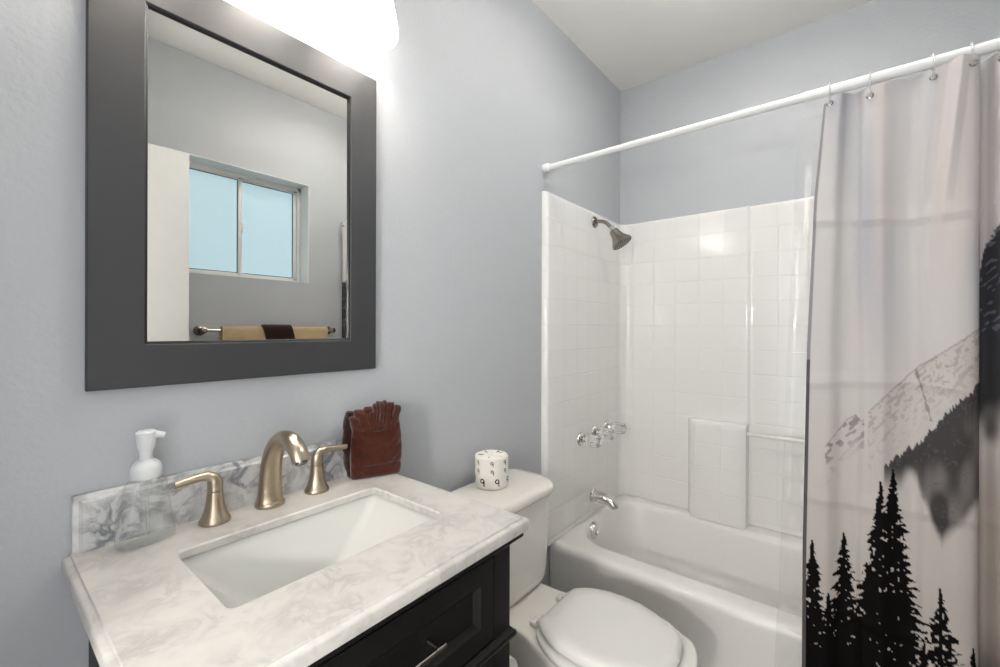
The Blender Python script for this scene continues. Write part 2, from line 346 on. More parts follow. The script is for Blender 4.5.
for yc0, yc1 in ((-.392, -.668), (-.912, -1.188)):   # moulded shelf columns
    bm = B(); yy0, yy1 = yc0, yc1; zc = .834; pr_ = .062
    def cring(px_, z, sl_=0):
        ya = yy0 + (0 if yc0 > -.8 else 0); s1, s2 = (.03, .003) if yc0 > -.8 else (.003, .03)
        x1 = XF + .01; x0 = XF - px_
        return [(x1, yy0 + .006, z), (x0 + .006, yy0 - s1 + .002, z), (x0, yy0 - s1 - .006, z), (x0, yy1 + s2 + .006, z), (x0 + .006, yy1 + s2 - .002, z), (x1, yy1 - .001, z)]
    loft(bm, [cring(pr_ + .006, ZT + .0025), cring(pr_ + .004, ZT + .03), cring(pr_, .45), cring(pr_, zc - .03), cring(pr_, zc - .014), cring(pr_ - .008, zc - .004), cring(pr_ - .03, zc), cring(.0, zc + .001)])
    uv = bm.loops.layers.uv.new('UVMap')
    for f in bm.faces:
        for lp in f.loops: lp[uv].uv = (-lp.vert.co.y - .324 + 11.65, max(lp.vert.co.z, .42) - .602 + 11.75)
    obj('shelf_column', bm, m_surround, sur, smooth=50)
bm = B(); tube(bm, [(XF - .03, -.66, .79), (XF - .03, -.92, .79)], .009, 14); obj('grab_bar', bm, m_acrylic, sur)

# tub filler and valve knobs on the head wall
sp = thing('tub_spout', 'chrome tub spout on the tiled wall just above the tub rim', 'tub spout', (2.02, -.03, .43))
bm = B(); pth = [(2.02, -.031, .444), (2.02, -.06, .443), (2.02, -.095, .44), (2.02, -.128, .431), (2.02, -.147, .418), (2.02, -.152, .407)]
tube(bm, smoothpath(pth, 4), [.031] * 5 + list(np.linspace(.0305, .019, 16)), 20, .92, (1, 0, 0)); obj('spout_body', bm, m_chrome, sp)
bm = B(); lathe(bm, [(.034, 0), (.0345, .004), (.032, .007)], 24, axis((2.02, -.0305, .444), (0, -1, 0))); obj('spout_collar', bm, m_chrome, sp)
names = ['clear acrylic tub knob nearest the toilet tank on the tiled wall', 'clear acrylic tub knob between the other two, above the spout', 'clear acrylic tub knob nearest the inner corner of the shower']
for i, (kx, kz) in enumerate(((1.888, .756), (2.035, .763), (2.175, .768))):
    t = thing('faucet_knob', names[i], 'faucet knob', (kx, -.03, kz), 'clear knobs above the tub spout')
    mt = axis((kx, -.0305, kz), (0, -1, 0))
    bm = B(); lathe(bm, [(.033, 0), (.033, .004), (.027, .012), (.014, .016), (.011, .026), (.009, .03)], 28, mt); obj('escutcheon', bm, m_chrome, t)
    bm = B(); rr = []
    for z, r in ((.030, .018), (.034, .026), (.06, .0285), (.098, .0265), (.104, .021)):
        rr.append([mt @ Vector((r * (1 + .07 * math.cos(6 * a)) * math.cos(a), r * (1 + .07 * math.cos(6 * a)) * math.sin(a), z)) for a in [2 * PI * k / 36 for k in range(36)]])
    loft(bm, rr); obj('knob_grip', bm, m_knob, t, smooth=60)
    bm = B(); lathe(bm, [(.0125, .1035), (.0125, .106), (.009, .1075), (.001, .108)], 18, mt); obj('index_cap', bm, m_chrome, t)

# shower head
sh = thing('showerhead', 'dark brushed nickel bell shower head on a bent arm, on the tiled wall', 'shower head', (2.03, -.03, 1.838))
bm = B(); mt = axis((2.03, -.0305, 1.838), (0, -1, 0)); lathe(bm, [(.03, 0), (.03, .003), (.026, .008), (.014, .013), (.011, .014)], 28, mt); obj('flange', bm, m_dnickel, sh)
bm = B(); pth = smoothpath([(2.03, -.034, 1.838), (2.03, -.062, 1.838), (2.03, -.09, 1.828), (2.03, -.112, 1.808), (2.03, -.125, 1.792)], 5); tube(bm, pth, .0095, 16); obj('shower_arm', bm, m_dnickel, sh)
dv = Vector((.1, -.52, -.8)).normalized(); p0 = Vector((2.03, -.122, 1.797)); mt = axis(p0, dv)
bm = B(); lathe(bm, [(.012, -.004), (.0135, 0), (.0135, .01), (.016, .013), (.016, .02)], 20, mt); obj('swivel_nut', bm, m_chrome, sh)
bm = B(); lathe(bm, [(.015, .016), (.022, .02), (.024, .03), (.0265, .045), (.033, .063), (.045, .081), (.052, .092), (.0535, .099), (.0505, .102)], 36, mt); hd = obj('bell', bm, m_dnickel, sh)
bm = B(); lathe(bm, [(.0495, .1005), (.0485, .1025), (.001, .1032)], 36, mt); fc = obj('spray_face', bm, m_gun, hd)
bm = B()
for r, n in ((.009, 6), (.021, 12), (.032, 18), (.043, 24)):
    for k in range(n):
        a = 2 * PI * k / n; lathe(bm, [(.0023, .1015), (.002, .1045), (.0008, .105)], 6, mt @ Matrix.Translation((r * math.cos(a), r * math.sin(a), 0)))
obj('nozzles', bm, m_rubber, hd); 

# ------------------------------------------------------------------ vanity, top, sink
VX0, VX1, VY = .140, .709, -.505
van = thing('vanity_cabinet', 'black-brown vanity cabinet with recessed drawer front, beneath the marble top', 'vanity', (.424, -.26, 0))
bm = B()
box(bm, VX0, VX0 + .018, VY, -.004, .08, .868); box(bm, VX1 - .018, VX1, VY, -.004, .08, .868); box(bm, VX0 + .018, VX1 - .018, -.02, -.004, .08, .868)
box(bm, VX0 + .018, VX1 - .018, VY, -.02, .08, .1); box(bm, VX0 + .018, VX1 - .018, VY, VY + .018, .845, .868)
box(bm, VX0 + .018, VX0 + .05, VY, VY + .018, .1, .845); box(bm, VX1 - .05, VX1 - .018, VY, VY + .018, .1, .845); box(bm, VX0 + .05, VX1 - .05, VY, VY + .018, .65, .676)
obj('cabinet_body', bm, m_black, van, smooth=0)
for x0 in (VX0, VX1 - .05):
    for y0 in (VY, -.06): obj('foot', box(B(), x0, x0 + .05, y0, y0 + .05, 0, .08, .004), m_black, van)
def moulding(z0, prof, name):
    bm = B(); rr = []
    for o, z in prof:
        rr.append([(VX0 - o, -.004, z0 + z), (VX0 - o, VY - o, z0 + z), (VX1 + o, VY - o, z0 + z), (VX1 + o, -.004, z0 + z), (VX1 - .001, -.004, z0 + z), (VX1 - .001, VY + .001, z0 + z), (VX0 + .001, VY + .001, z0 + z), (VX0 + .001, -.004, z0 + z)])
    loft(bm, rr); obj(name, bm, m_black, van, smooth=30)
moulding(.845, [(.001, 0), (.004, .004), (.009, .010), (.017, .014), (.02, .017), (.02, .0255)], 'crown_moulding')
moulding(.651, [(.001, 0), (.005, .004), (.009, .006), (.011, .012), (.009, .018), (.005, .021), (.001, .026)], 'waist_moulding')
def shaker(name, x0, x1, z0, z1, y, par, bw=.05):
    bm = B(); R_ = lambda i, yy: [(x0 + i, yy, z0 + i), (x1 - i, yy, z0 + i), (x1 - i, yy, z1 - i), (x0 + i, yy, z1 - i)]
    loft(bm, [R_(0, y), R_(0, y - .016), R_(.002, y - .018), R_(bw, y - .018), R_(bw + .004, y - .014), R_(bw + .008, y - .0115), R_(bw + .012, y - .008)])
    return obj(name, bm, m_black, par, smooth=25)
def pull(cx, cz, y, par, horiz=True, hl=.064):
    bm = B()
    if horiz:
        tube(bm, [(cx - hl - .012, y - .03, cz), (cx + hl + .012, y - .03, cz)], .0052, 12)
        for s in (-1, 1): tube(bm, [(cx + s * hl, y - .001, cz), (cx + s * hl, y - .03, cz)], .0045, 10)
    else:
        tube(bm, [(cx, y - .03, cz - hl - .012), (cx, y - .03, cz + hl + .012)], .0052, 12)
        for s in (-1, 1): tube(bm, [(cx, y - .001, cz + s * hl), (cx, y - .03, cz + s * hl)], .0045, 10)
    h = obj('bar_handle', bm, m_gun, par); h['label'] = 'dark metal bar handle'; return h
dr = shaker('drawer', VX0 + .0515, VX1 - .0515, .679, .842, VY + .0165, van, .04); pull(.424, .762, VY + .0085, dr, True, .07)
for x0, x1, hx in ((VX0 + .0515, .4235, .395), (.4255, VX1 - .0515, .453)):
    dd = shaker('cabinet_door', x0, x1,   .102, .648, VY + .0165, van); pull(hx, .5, VY - .0015, dd, False)

top = thing('vanity_countertop', 'white marble vanity top with ogee edge and backsplash under the mirror', 'countertop', (.426, -.27, .871))
CX0, CX1, CY = .106, .7445, -.531
hx0, hx1, hy0, hy1 = .233, .636, -.381, -.137
rect = lambda o, z: rrect(CX0 + o, CX1 - o, CY + o, -.002, (.0006, .0006, .006, .006), z, 6)
hole = lambda o, z: rrect(hx0 - o, hx1 + o, hy0 - o, hy1 + o, .014 + o, z, 6)
bm = B()
loft(bm, [hole(0, .8835), hole(0, .8965), hole(.0025, .899), rect(.011, .899), rect(.0105, .8985), rect(.010, .896), rect(.0095, .8952), rect(.0035, .8945), rect(.001, .8925), rect(0, .8895), rect(0, .8735), rect(.003, .871), hole(.03, .871), hole(.03, .8835)], wrap=True)
obj('marble_slab', bm, m_marble, top, smooth=35)
bm = B(); bsx0, bsx1, bz = .118, .733, .9985
R_ = lambda o, y: [(bsx0 + o, y, .8992), (bsx1 - o, y, .8992), (bsx1 - o, y, bz - o), (bsx0 + o, y, bz - o)]
loft(bm, [R_(0, -.002), R_(0, -.008), R_(.003, -.010), R_(.008, -.011), R_(.012, -.0145), R_(.0125, -.016)])
bs = obj('backsplash', bm, m_marble_edge, top, smooth=25)

snk = thing('undermount_sink', 'rectangular white undermount sink basin set in the marble top', 'sink', (.434, -.26, .76))
bm = B(); sk = lambda x0, x1, y0, y1, r, z: rrect(x0, x1, y0, y1, r, z, 6)
loft(bm, [sk(hx0 - .028, hx1 + .028, hy0 - .028, hy1 + .028, .03, .875), sk(hx0 - .028, hx1 + .028, hy0 - .028, hy1 + .028, .03, .883), sk(hx0 - .008, hx1 + .008, hy0 - .008, hy1 + .008, .022, .883),
          sk(hx0 - .004, hx1 + .004, hy0 - .004, hy1 + .004, .02, .879), sk(hx0 + .012, hx1 - .012, hy0 + .006, hy1 - .006, .02, .862), sk(.345, .528, -.342, -.168, .03, .762), sk(.357, .515, -.330, -.18, .03, .755), sk(.39, .48, -.29, -.22, .03, .753),
          sk(.38, .49, -.30, -.21, .03, .742), sk(.325, .545, -.355, -.155, .03, .752), sk(hx0 - .002, hx1 + .002, hy0 - .01, hy1 + .01, .03, .842), sk(hx0 - .015, hx1 + .015, hy0 - .015, hy1 + .015, .03, .858)], cap0=False, cap1=False, wrap=False)
obj('basin', bm, m_sink, snk, smooth=50)
bm = B(); lathe(bm, [(.03, .742), (.03, .7545), (.027, .7565), (.02, .7565), (.018, .755), (.001, .755)], 24, Matrix.Translation((.434, -.255, 0))); obj('drain', bm, m_nickel, snk)

# sink faucet: spout and two lever handles
fa = thing('sink_faucet', 'brushed nickel widespread sink faucet with arched spout and two lever handles', 'faucet', (.433, -.058, .899))
fx, fy = .428, -.049
bm = B(); lathe(bm, [(.0295, .8992), (.0305, .901), (.0305, .905), (.0295, .9075), (.0285, .909)], 32, Matrix.Translation((fx, fy, 0))); 
sb = obj('spout_base', bm, m_nickel, fa)
pth = smoothpath([(fx, fy, .9075), (fx, fy, .93), (fx, fy - .003, .965), (fx, fy - .011, 1.002), (fx, fy - .032, 1.036), (fx, fy - .064, 1.056), (fx, fy - .1, 1.056), (fx, fy - .128, 1.04), (fx, fy - .142, 1.02)], 6)
n = len(pth); rad = [interp(i / (n - 1), [0, .06, .14, .3, .5, .75, 1], [.029, .0265, .0245, .0225, .0205, .019, .0175]) for i in range(n)]
bm = B(); tube(bm, pth, rad, 24, .86, (1, 0, 0)); spo = obj('spout', bm, m_nickel, fa)
e_ = pth[-1]; dv = (pth[-1] - pth[-2]).normalized()
bm = B(); lathe(bm, [(.012, -.004), (.012, .002), (.011, .004), (.001, .002)], 18, axis(e_, dv)); obj('aerator', bm, m_gun, spo)
for hx, sx in ((.320, -1), (.535, 1)):
    hy = -.052
    bm = B(); lathe(bm, [(.027, .8992), (.028, .901), (.0278, .905), (.026, .908), (.0215, .917), (.018, .928), (.0155, .942), (.0142, .956), (.0138, .962)], 32, Matrix.Translation((hx, hy, 0)))
    h = obj('handle_base', bm, m_nickel, fa)
    bm = B(); pth = smoothpath([(hx, hy, .963), (hx, hy, .976), (hx + sx * .004, hy, .988), (hx + sx * .016, hy, .9945), (hx + sx * .04, hy, .9935), (hx + sx * (.067 if sx < 0 else .078), hy, .99)], 5); n = len(pth)
    tube(bm, pth, [interp(i / (n - 1), [0, .3, .5, .7, 1], [.0138, .0132, .0105, .0078, .0068]) for i in range(n)], 20, 1, (0, 1, 0)); obj('lever', bm, m_nickel, h)
    bm = B(); lathe(bm, [(.002, 0), (.002, .0008), (.0005, .0009)], 10, axis((hx + .019 * .5, hy - .0265 * .87, .9075), (.5, -.85, .35))); obj('set_screw', bm, m_lip, h)

# ------------------------------------------------------------------ mirror and vanity light
mir = thing('framed_mirror', 'rectangular wall mirror in a wide flat charcoal frame above the sink', 'mirror', (.429, 0, 1.18))
mx0, mx1, mz0, mz1 = .134, .7245, 1.179, 1.983; fwid = .0805
Rm = lambda o, y: [(mx0 + o, y, mz0 + o), (mx1 - o, y, mz0 + o), (mx1 - o, y, mz1 - o), (mx0 + o, y, mz1 - o)]
bm = B(); loft(bm, [Rm(.002, -.001), Rm(0, -.003), Rm(0, -.0185), Rm(.0015, -.02), Rm(fwid - .002, -.02), Rm(fwid, -.0185), Rm(fwid, -.001)], wrap=True)
obj('frame', bm, m_frame, mir, smooth=25)
bm = B(); loft(bm, [Rm(fwid - .001, -.003), Rm(fwid, -.018), Rm(fwid + .003, -.017), Rm(fwid + .005, -.0115), Rm(fwid + .005, -.003)], wrap=True); obj('inner_lip', bm, m_lip, mir, smooth=25)
bm = box(B(), mx0 + fwid + .002, mx1 - fwid - .002, -.0115, -.004, mz0 + fwid + .002, mz1 - fwid - .002); obj('mirror_glass', bm, m_mirror, mir, smooth=0)

vl = thing('vanity_light', 'wall light bar with white opal bell shades above the mirror', 'light fixture', (.43, 0, 2.2))
bm = B(); box(bm, .12, .74, -.028, -.001, 2.19, 2.265, .01, 3); obj('backplate', bm, m_nickel, vl)
for lx in (.208, .43, .652):
    bm = B(); tube(bm, smoothpath([(lx, -.02, 2.228), (lx, -.06, 2.246), (lx, -.083, 2.238), (lx, -.09, 2.21), (lx, -.09, 2.185)], 5), .009, 12); obj('arm', bm, m_nickel, vl)
    bm = B(); lathe(bm, [(.026, 2.145), (.028, 2.15), (.028, 2.17), (.02, 2.178), (.01, 2.18)], 24, Matrix.Translation((lx, -.09, .044))); obj('socket_cup', bm, m_nickel, vl)
    bm = B(); prof = [(.022, 2.158), (.036, 2.15), (.05, 2.125), (.06, 2.09), (.067, 2.055), (.0715, 2.025), (.0725, 2.01), (.0705, 2.0), (.066, 1.9975), (.064, 2.001), (.066, 2.012), (.064, 2.03), (.058, 2.06), (.052, 2.09), (.042, 2.122), (.03, 2.145), (.018, 2.152)]
    lathe(bm, prof, 36, Matrix.Translation((lx, -.09, .044))); s = obj('lamp_shade', bm, m_glassbulb, vl)
    bm = B(); lathe(bm, [(.012, 2.145), (.013, 2.12), (.024, 2.1), (.03, 2.075), (.026, 2.052), (.012, 2.04), (.001, 2.038)], 20, Matrix.Translation((lx, -.09, .044))); obj('bulb', bm, m_bulb, s)

cl = thing('added_ceiling_light', 'added, unseen glass bowl light hung high up to brighten the bathroom', 'added light', (1.45, -.85, ZC))  # unseen fixture added to lift the brightness of ceiling and room
TC = Matrix.Translation((1.45, -.85, 0))
bm = B(); lathe(bm, [(.06, ZC - .0005), (.06, ZC - .008), (.05, ZC - .016), (.012, ZC - .02), (.009, ZC - .03), (.009, ZC - .175), (.001, ZC - .176)], 32, TC); obj('stem', bm, m_nickel, cl)
bm = B(); lathe(bm, [(.165, ZC - .095), (.155, ZC - .12), (.125, ZC - .148), (.08, ZC - .166), (.012, ZC - .174), (.012, ZC - .169), (.078, ZC - .161), (.121, ZC - .143), (.15, ZC - .118), (.16, ZC - .095)], 40, TC); obj('glass_bowl', bm, m_dome, cl)
bm = B(); lathe(bm, [(.012, ZC - .174), (.014, ZC - .178), (.008, ZC - .19), (.001, ZC - .194)], 20, TC); obj('finial', bm, m_nickel, cl)

# ------------------------------------------------------------------ things on the counter
sd = thing('soap_dispenser', 'empty clear plastic soap bottle with white pump, left of the sink faucet', 'soap dispenser', (.216, -.062, .8992))
sx, sy = .210, -.05; z0 = .8995
def se(a, b, z, n_=36, p=2.8, ang=.12):
    out = []
    for k in range(n_):
        t = 2 * PI * k / n_; c, s = math.cos(t), math.sin(t)
        x = a * math.copysign(abs(c) ** (2 / p), c); y = b * math.copysign(abs(s) ** (2 / p), s)
        out.append((sx + x * math.cos(ang) - y * math.sin(ang), sy + x * math.sin(ang) + y * math.cos(ang), z))
    return out
bm = B(); loft(bm, [se(.036, .022, z0), se(.043, .027, z0 + .003), se(.0445, .028, z0 + .009), se(.042, .0265, z0 + .03), se(.037, .0245, z0 + .055), se(.034, .0235, z0 + .085), se(.0315, .0225, z0 + .105, p=2.5), se(.027, .022, z0 + .114, p=2.2), se(.02, .02, z0 + .118, p=2), se(.019, .019, z0 + .124, p=2)], True, False)
obj('bottle', bm, m_clear, sd, smooth=60)
bm = B(); loft(bm, [se(.0345, .0205, z0 + .0015), se(.0405, .0248, z0 + .004), se(.0425, .0262, z0 + .0075), se(.0425, .0262, z0 + .0085)], True, True); obj('soap_residue', bm, m_clear, sd, smooth=60)
Z = lambda l: [(r, z0 + z) for r, z in l]; TS = Matrix.Translation((sx, sy, 0))
bm = B(); lathe(bm, Z([(.0225, .118), (.0235, .12), (.0235, .136), (.021, .143), (.016, .148), (.0095, .152), (.0095, .17)]), 32, TS); obj('pump_collar', bm, m_plastic, sd)
bm = B(); lathe(bm, Z([(.0105, .165), (.0105, .168), (.0125, .171), (.014, .185), (.0155, .195), (.016, .2), (.012, .204), (.001, .205)]), 28, TS)
tube(bm, [(sx + .005, sy - .002, z0 + .194), (sx + .016, sy - .005, z0 + .1945), (sx + .026, sy - .008, z0 + .192)], [.0085, .0065, .0055], 14); obj('pump_head', bm, m_plastic, sd)
bm = B(); tube(bm, [(sx, sy, z0 + .11), (sx + .002, sy, z0 + .06), (sx + .004, sy, z0 + .012)], .003, 10); obj('dip_tube', bm, m_clear, sd)
bm = B(); lathe(bm, Z([(.008, .084), (.009, .087), (.009, .117)]), 16, TS); obj('pump_chamber', bm, m_clear, sd)

# brown towel folded into a pocket with a fanned top
tw = thing('folded_towel', 'brown towel folded into a fanned pocket, standing on the marble top', 'towel', (.70, -.075, .8992))
A = Vector((.623, -.064, .8995)); Bv = Vector((.742, -.112, .8995)); ex = (Bv - A).normalized(); ey = Vector((-ex.y, ex.x, 0)); Wd = (Bv - A).length
lean = .03
def tp(u, d, h): return A + ex * u + ey * (d + lean * h) + Vector((0, 0, h))
def wob(u, h, s): return .0022 * math.sin(u * 90 + s) * math.sin(h * 60 + s * 2) + .0016 * math.sin(u * 40 - h * 130 + s) + .0012 * math.sin(h * 240 + 9 * math.sin(u * 30))
bm = B(); rr = []; H = .152; NH = 34; NP = 56
for i in range(NH + 1):
    f = i / NH; h = H * f
    bul = .62 + .38 * math.sin(PI * min(1, f * 1.15 + .08)) ** .6 if f < .8 else .95 - .12 * (f - .8) / .2
    th = .036 * (bul if f > .02 else .55); wl = Wd / 2 * (1.0 + .05 * math.sin(PI * f) - .10 * max(0, f - .55) / .45 - (.03 if f < .02 else 0)); 
    ring = []
    for k in range(NP):
        t = 2 * PI * k / NP; c, s = math.cos(t), math.sin(t)
        u = Wd / 2 + .003 * f + wl * math.copysign(abs(c) ** (2 / 5), c); dd = .019 + th / 2 * math.copysign(abs(s) ** (2 / 3.2), s)
        hem = -.003 if .86 < f < .9 or .2 < f < .23 else 0
        w_ = wob(u, h, 1) if i > 1 else 0
        dd += (w_ + hem * -1) * (1 if s < 0 else -.3)
        dz = (.006 * math.sin(u * 50 + 1) + .03 * (u - Wd / 2)) * f * f if s < .4 else -.004 * f
        ring.append(tp(u, dd, h + dz))
    rr.append(ring)
rim = [p - Vector((0, 0, .004)) for p in [r * 0 + (Vector(q) * .82 + (tp(Wd / 2, .019, H)) * .18) for q in rr[-1] for r in [Vector((0,0,0))]]]
inn = [p - Vector((0, 0, .05)) for p in rim]
rr += [rim, inn]
loft(bm, rr); obj('towel_pocket', bm, m_towel, tw, smooth=60)
def slab_fold(bm, u, d, w_, dep, h0, h1, tilt, seed, curl=0):   # one soft fold standing up out of the pocket
    rr = []; n_ = 18
    for j in range(11):
        g = j / 10; h = h0 + (h1 - h0) * g; k_ = 1.0 if g < .8 else math.sqrt(max(.02, 1 - ((g - .8) / .205) ** 2))
        cu = u + tilt * (h - h0) + curl * g * g; cd = d + .003 * math.sin(g * 5 + seed) - .004 * g
        rr.append([tp(cu + w_ / 2 * (.55 + .45 * k_) * math.copysign(abs(math.cos(q)) ** .7, math.cos(q)) + .0008 * math.sin(h * 300 + seed), cd + dep / 2 * k_ * math.copysign(abs(math.sin(q)) ** .7, math.sin(q)) * (1 + .08 * math.sin(3 * q + seed)), h) for q in [2 * PI * i / n_ for i in range(n_)]])
    loft(bm, rr)
bm = B()
for u, d, w_, dep, h1, tilt, sd_ in ((.016, .017, .026, .022, .163, -.25, 1), (.030, .022, .030, .022, .178, -.18, 2), (.048, .019, .026, .022, .184, -.08, 3), (.038, .011, .024, .014, .170, -.2, 4), (.056, .010, .022, .014, .172, -.02, 5)):
    slab_fold(bm, u, d, w_, dep, H - .03, h1, tilt, sd_)
obj('broad_fold', bm, m_towel, tw, smooth=70)
bm = B()
for k in range(8):
    slab_fold(bm, .060 + k * .0075, .014 + .006 * (k % 2), .0125, .026, H - .03, .196 - .0010 * abs(k - 2) ** 1.75 + .002 * (k % 2), -.03 + .035 * k, k, .001)
obj('fanned_fold', bm, m_towel, tw, smooth=70)
# side fold behind the pocket, its shade put in as a darker brown
bm = B(); rr = []
for i in range(15):
    f = i / 14; h = .004 + .168 * f
    c = tp(.004 - .009 * math.sin(PI * f * .9), .032 + .004 * math.sin(9 * f), h)
    rr.append([c + ex * (.012 * math.cos(2 * PI * k / 14) * (1.2 - .5 * abs(f - .5))) + ey * (.012 * math.sin(2 * PI * k / 14)) + ex * .002 * math.sin(20 * f + k) for k in range(14)])
loft(bm, rr); obj('side_fold', bm, m_towel2, tw, smooth=60)

# ------------------------------------------------------------------ toilet
TX = 1.165
to = thing('toilet', 'white two-piece toilet with closed lid between the vanity and the tub', 'toilet', (TX, -.4, 0))
ys = [-.05, -.10, -.20, -.27, -.31, -.35, -.42, -.50, -.58, -.65, -.70, -.728, -.74]
def outline(ws, z, yscale=1, y0=-.05, n_=48):
    L_, R__ = [], []
    yf = -.05 + (ys[-1] + .05) * yscale
    for i in range(n_ + 1):
        t = .5 - .5 * math.cos(PI * i / n_); y = y0 + (yf - y0) * t
        yq = -.05 + (y + .05) / yscale
        wv = interp(-yq, [-v for v in ys], ws)
        R__.append((TX + wv, y, z)); L_.append((TX - wv, y, z))
    return R__ + L_[::-1]
wr = [.118, .12, .122, .124, .130, .146, .170, .180, .174, .148, .108, .06, .004]
wn = [w_ * .96 for w_ in wr]
bm = B()
rings = [outline([.11, .11, .105, .10, .10, .10, .105, .11, .105, .085, .06, .03, .003], 0.001, .86), outline([.11, .11, .105, .10, .10, .10, .105, .11, .105, .085, .06, .03, .003], .02, .86),
         outline([.10, .10, .095, .09, .09, .09, .095, .10, .095, .075, .05, .03, .003], .07, .82), outline([.10, .10, .095, .09, .095, .105, .12, .125, .115, .09, .06, .03, .003], .18, .84),
         outline([.105, .105, .105, .11, .12, .135, .155, .16, .15, .12, .085, .045, .003], .28, .93), outline([w_ * .96 for w_ in wr], .345, .985), outline(wr, .372, 1), outline(wr, .386, 1), outline([w_ * .97 for w_ in wr], .393, .99), outline([w_ * .9 for w_ in wr], .394, .97)]
loft(bm, rings); obj('bowl', bm, m_china, to, smooth=60)
def egg(sc, z, back=-.335, front=-.745, n_=56, ws=1):
    pts = []
    yb = -.335 ; cy = (back + front) / 2
    ysx = [0, .03, .08, .16, .27, .42, .58, .72, .84, .92, .97, 1.0]; wsx = [.108, .124, .143, .163, .179, .186, .182, .166, .136, .100, .060, .002]
    L_, R__ = [], []
    for i in range(n_ + 1):
        t = .5 - .5 * math.cos(PI * i / n_); y = back + (front - back) * t; wv = interp(t, ysx, wsx)
        # smooth the tip like an ellipse
        if t > .84: wv = .136 * math.sqrt(max(0, 1 - ((t - .84) / .16) ** 2)) if t > .84 else wv
        wv *= ws; R__.append((TX + wv * sc, cy + (y - cy) * sc, z)); L_.append((TX - wv * sc, cy + (y - cy) * sc, z))
    return R__ + L_[::-1]
bm = B(); loft(bm, [egg(.97, .3955), egg(1.0, .398), egg(1.005, .406), egg(.995, .412), egg(.97, .4135)]); st = obj('seat', bm, m_seat, to, smooth=60)
bm = B(); loft(bm, [egg(.955, .4165, -.335, -.71, 56, .895), egg(.982, .4185, -.335, -.71, 56, .895), egg(.992, .425, -.335, -.71, 56, .895), egg(.985, .431, -.335, -.71, 56, .895), egg(.965, .4345, -.335, -.71, 56, .895), egg(.9, .4445, -.335, -.71, 56, .895), egg(.7, .4405, -.335, -.71, 56, .895), egg(.35, .442, -.335, -.71, 56, .895), egg(.05, .4425, -.335, -.71, 56, .895)]); obj('seat_lid', bm, m_seat, to, smooth=60)
for s in (-1, 1):
    bm = B(); box(bm, TX + s * .075 - .016, TX + s * .075 + .016, -.332, -.298, .3945, .41, .004); tube(bm, [(TX + s * .075 - .018, -.331, .4155), (TX + s * .075 + .018, -.331, .4155)], .008, 12); obj('hinge', bm, m_seat, to)
tk = lambda w_, y0, r, z, dx=-.018: rrect(TX + dx - w_, TX + dx + w_, y0, -.022, (.03, .03, r, r), z, 8)
bm = B(); loft(bm, [tk(.13, -.18, .05, .3945), tk(.165, -.203, .065, .397), tk(.182, -.213, .075, .405), tk(.194, -.22, .08, .425), tk(.199, -.223, .083, .46), tk(.204, -.227, .085, .56), tk(.208, -.231, .088, .713)])
ta = obj('tank', bm, m_china, to, smooth=60)
bm = B(); loft(bm, [tk(.208, -.234, .09, .7135), tk(.217, -.242, .095, .7155), tk(.2205, -.246, .098, .722), tk(.2205, -.246, .098, .732), tk(.216, -.241, .095, .741), tk(.210, -.232, .09, .7465), tk(.185, -.21, .08, .749), tk(.12, -.15, .04, .75)]); obj('tank_lid', bm, m_china, to, smooth=60)
bm = B(); lathe(bm, [(.012, 0), (.012, .006), (.006, .008), (.006, .016)], 16, axis((TX - .14, -.224, .665), (0, -1, 0))); tube(bm, [(TX - .145, -.24, .665), (TX - .11, -.243, .662), (TX - .075, -.243, .655)], [.006, .006, .008], 12); fl = obj('flush_lever', bm, m_chrome, ta)

# wrapped toilet roll on the tank lid
def wrap_roll(cx, cy, z0):
    NP, NZ = 320, 110; H = .106; R = .0575
    def sq(a): return R * (1 + .022 * math.cos(6 * a + .5))
    me_v = []; col = []
    white = np.array(lin((238, 234, 227))); ink = np.array(lin((40, 38, 40)))
    seat = []
    perim = 2 * PI * R
    def markval(s, z):   # a small ring with a tail, like the wrapper's printed sign
        for (ms, mz, k) in marks:
            ds = (s - ms + perim / 2) % perim - perim / 2; dz = z - mz
            if abs(ds) < .012 * k and abs(dz) < .014 * k:
                ds /= k; dz /= k
                r = math.hypot(ds * 1.05, dz - .0035)
                if abs(r - .0041) < .0013: return 1
                if abs(ds - .0042 + .0006 * 0) < .0012 and -.0085 < dz < .0040: return 1
        return 0
    marks = []
    for k in range(7):
        s = (k + .3) * perim / 7
        marks += [(s, .087, 1.0), (s + .001, .059, 1.0), (s + perim / 20, .024, 1.5)]
    rings = []; cols = []
    zs = [0, .002, .004] + list(np.linspace(.005, H - .005, NZ)) + [H - .003, H - .001, H]
    rs = [.94, .98, .995] + [1 + .004 * math.sin(q * 5) for q in np.linspace(0, PI, NZ)] + [.99, .97, .94]
    for z, rr_ in zip(zs, rs):
        rings.append([(cx + sq(2 * PI * k / NP) * rr_ * math.cos(2 * PI * k / NP), cy + sq(2 * PI * k / NP) * rr_ * math.sin(2 * PI * k / NP), z0 + z) for k in range(NP)])
        cols.append([markval(2 * PI * k / NP * R, z) for k in range(NP)])
    for q, dz in ((.86, .001), (.72, .0), (.56, -.0005), (.4, -.001), (.25, -.002), (.12, -.006), (.02, -.008)):   # paper tucked over the top
        rings.append([(cx + q * R * math.cos(2 * PI * k / NP), cy + q * R * math.sin(2 * PI * k / NP), z0 + H + dz + .0009 * math.sin(2 * PI * k / NP * 14) * (1 if .1 < q < .8 else .3)) for k in range(NP)])
        cols.append([1 if (.5 < q < .75 and (k % 60) < 7) else 0 for k in range(NP)])
    bm = B(); cl = bm.verts.layers.float_color.new('print'); vs = loft(bm, rings)
    for r_, c_ in zip(vs, cols):
        for v, k in zip(r_, c_): v[cl] = (*((ink if k else white)), 1)
    return bm
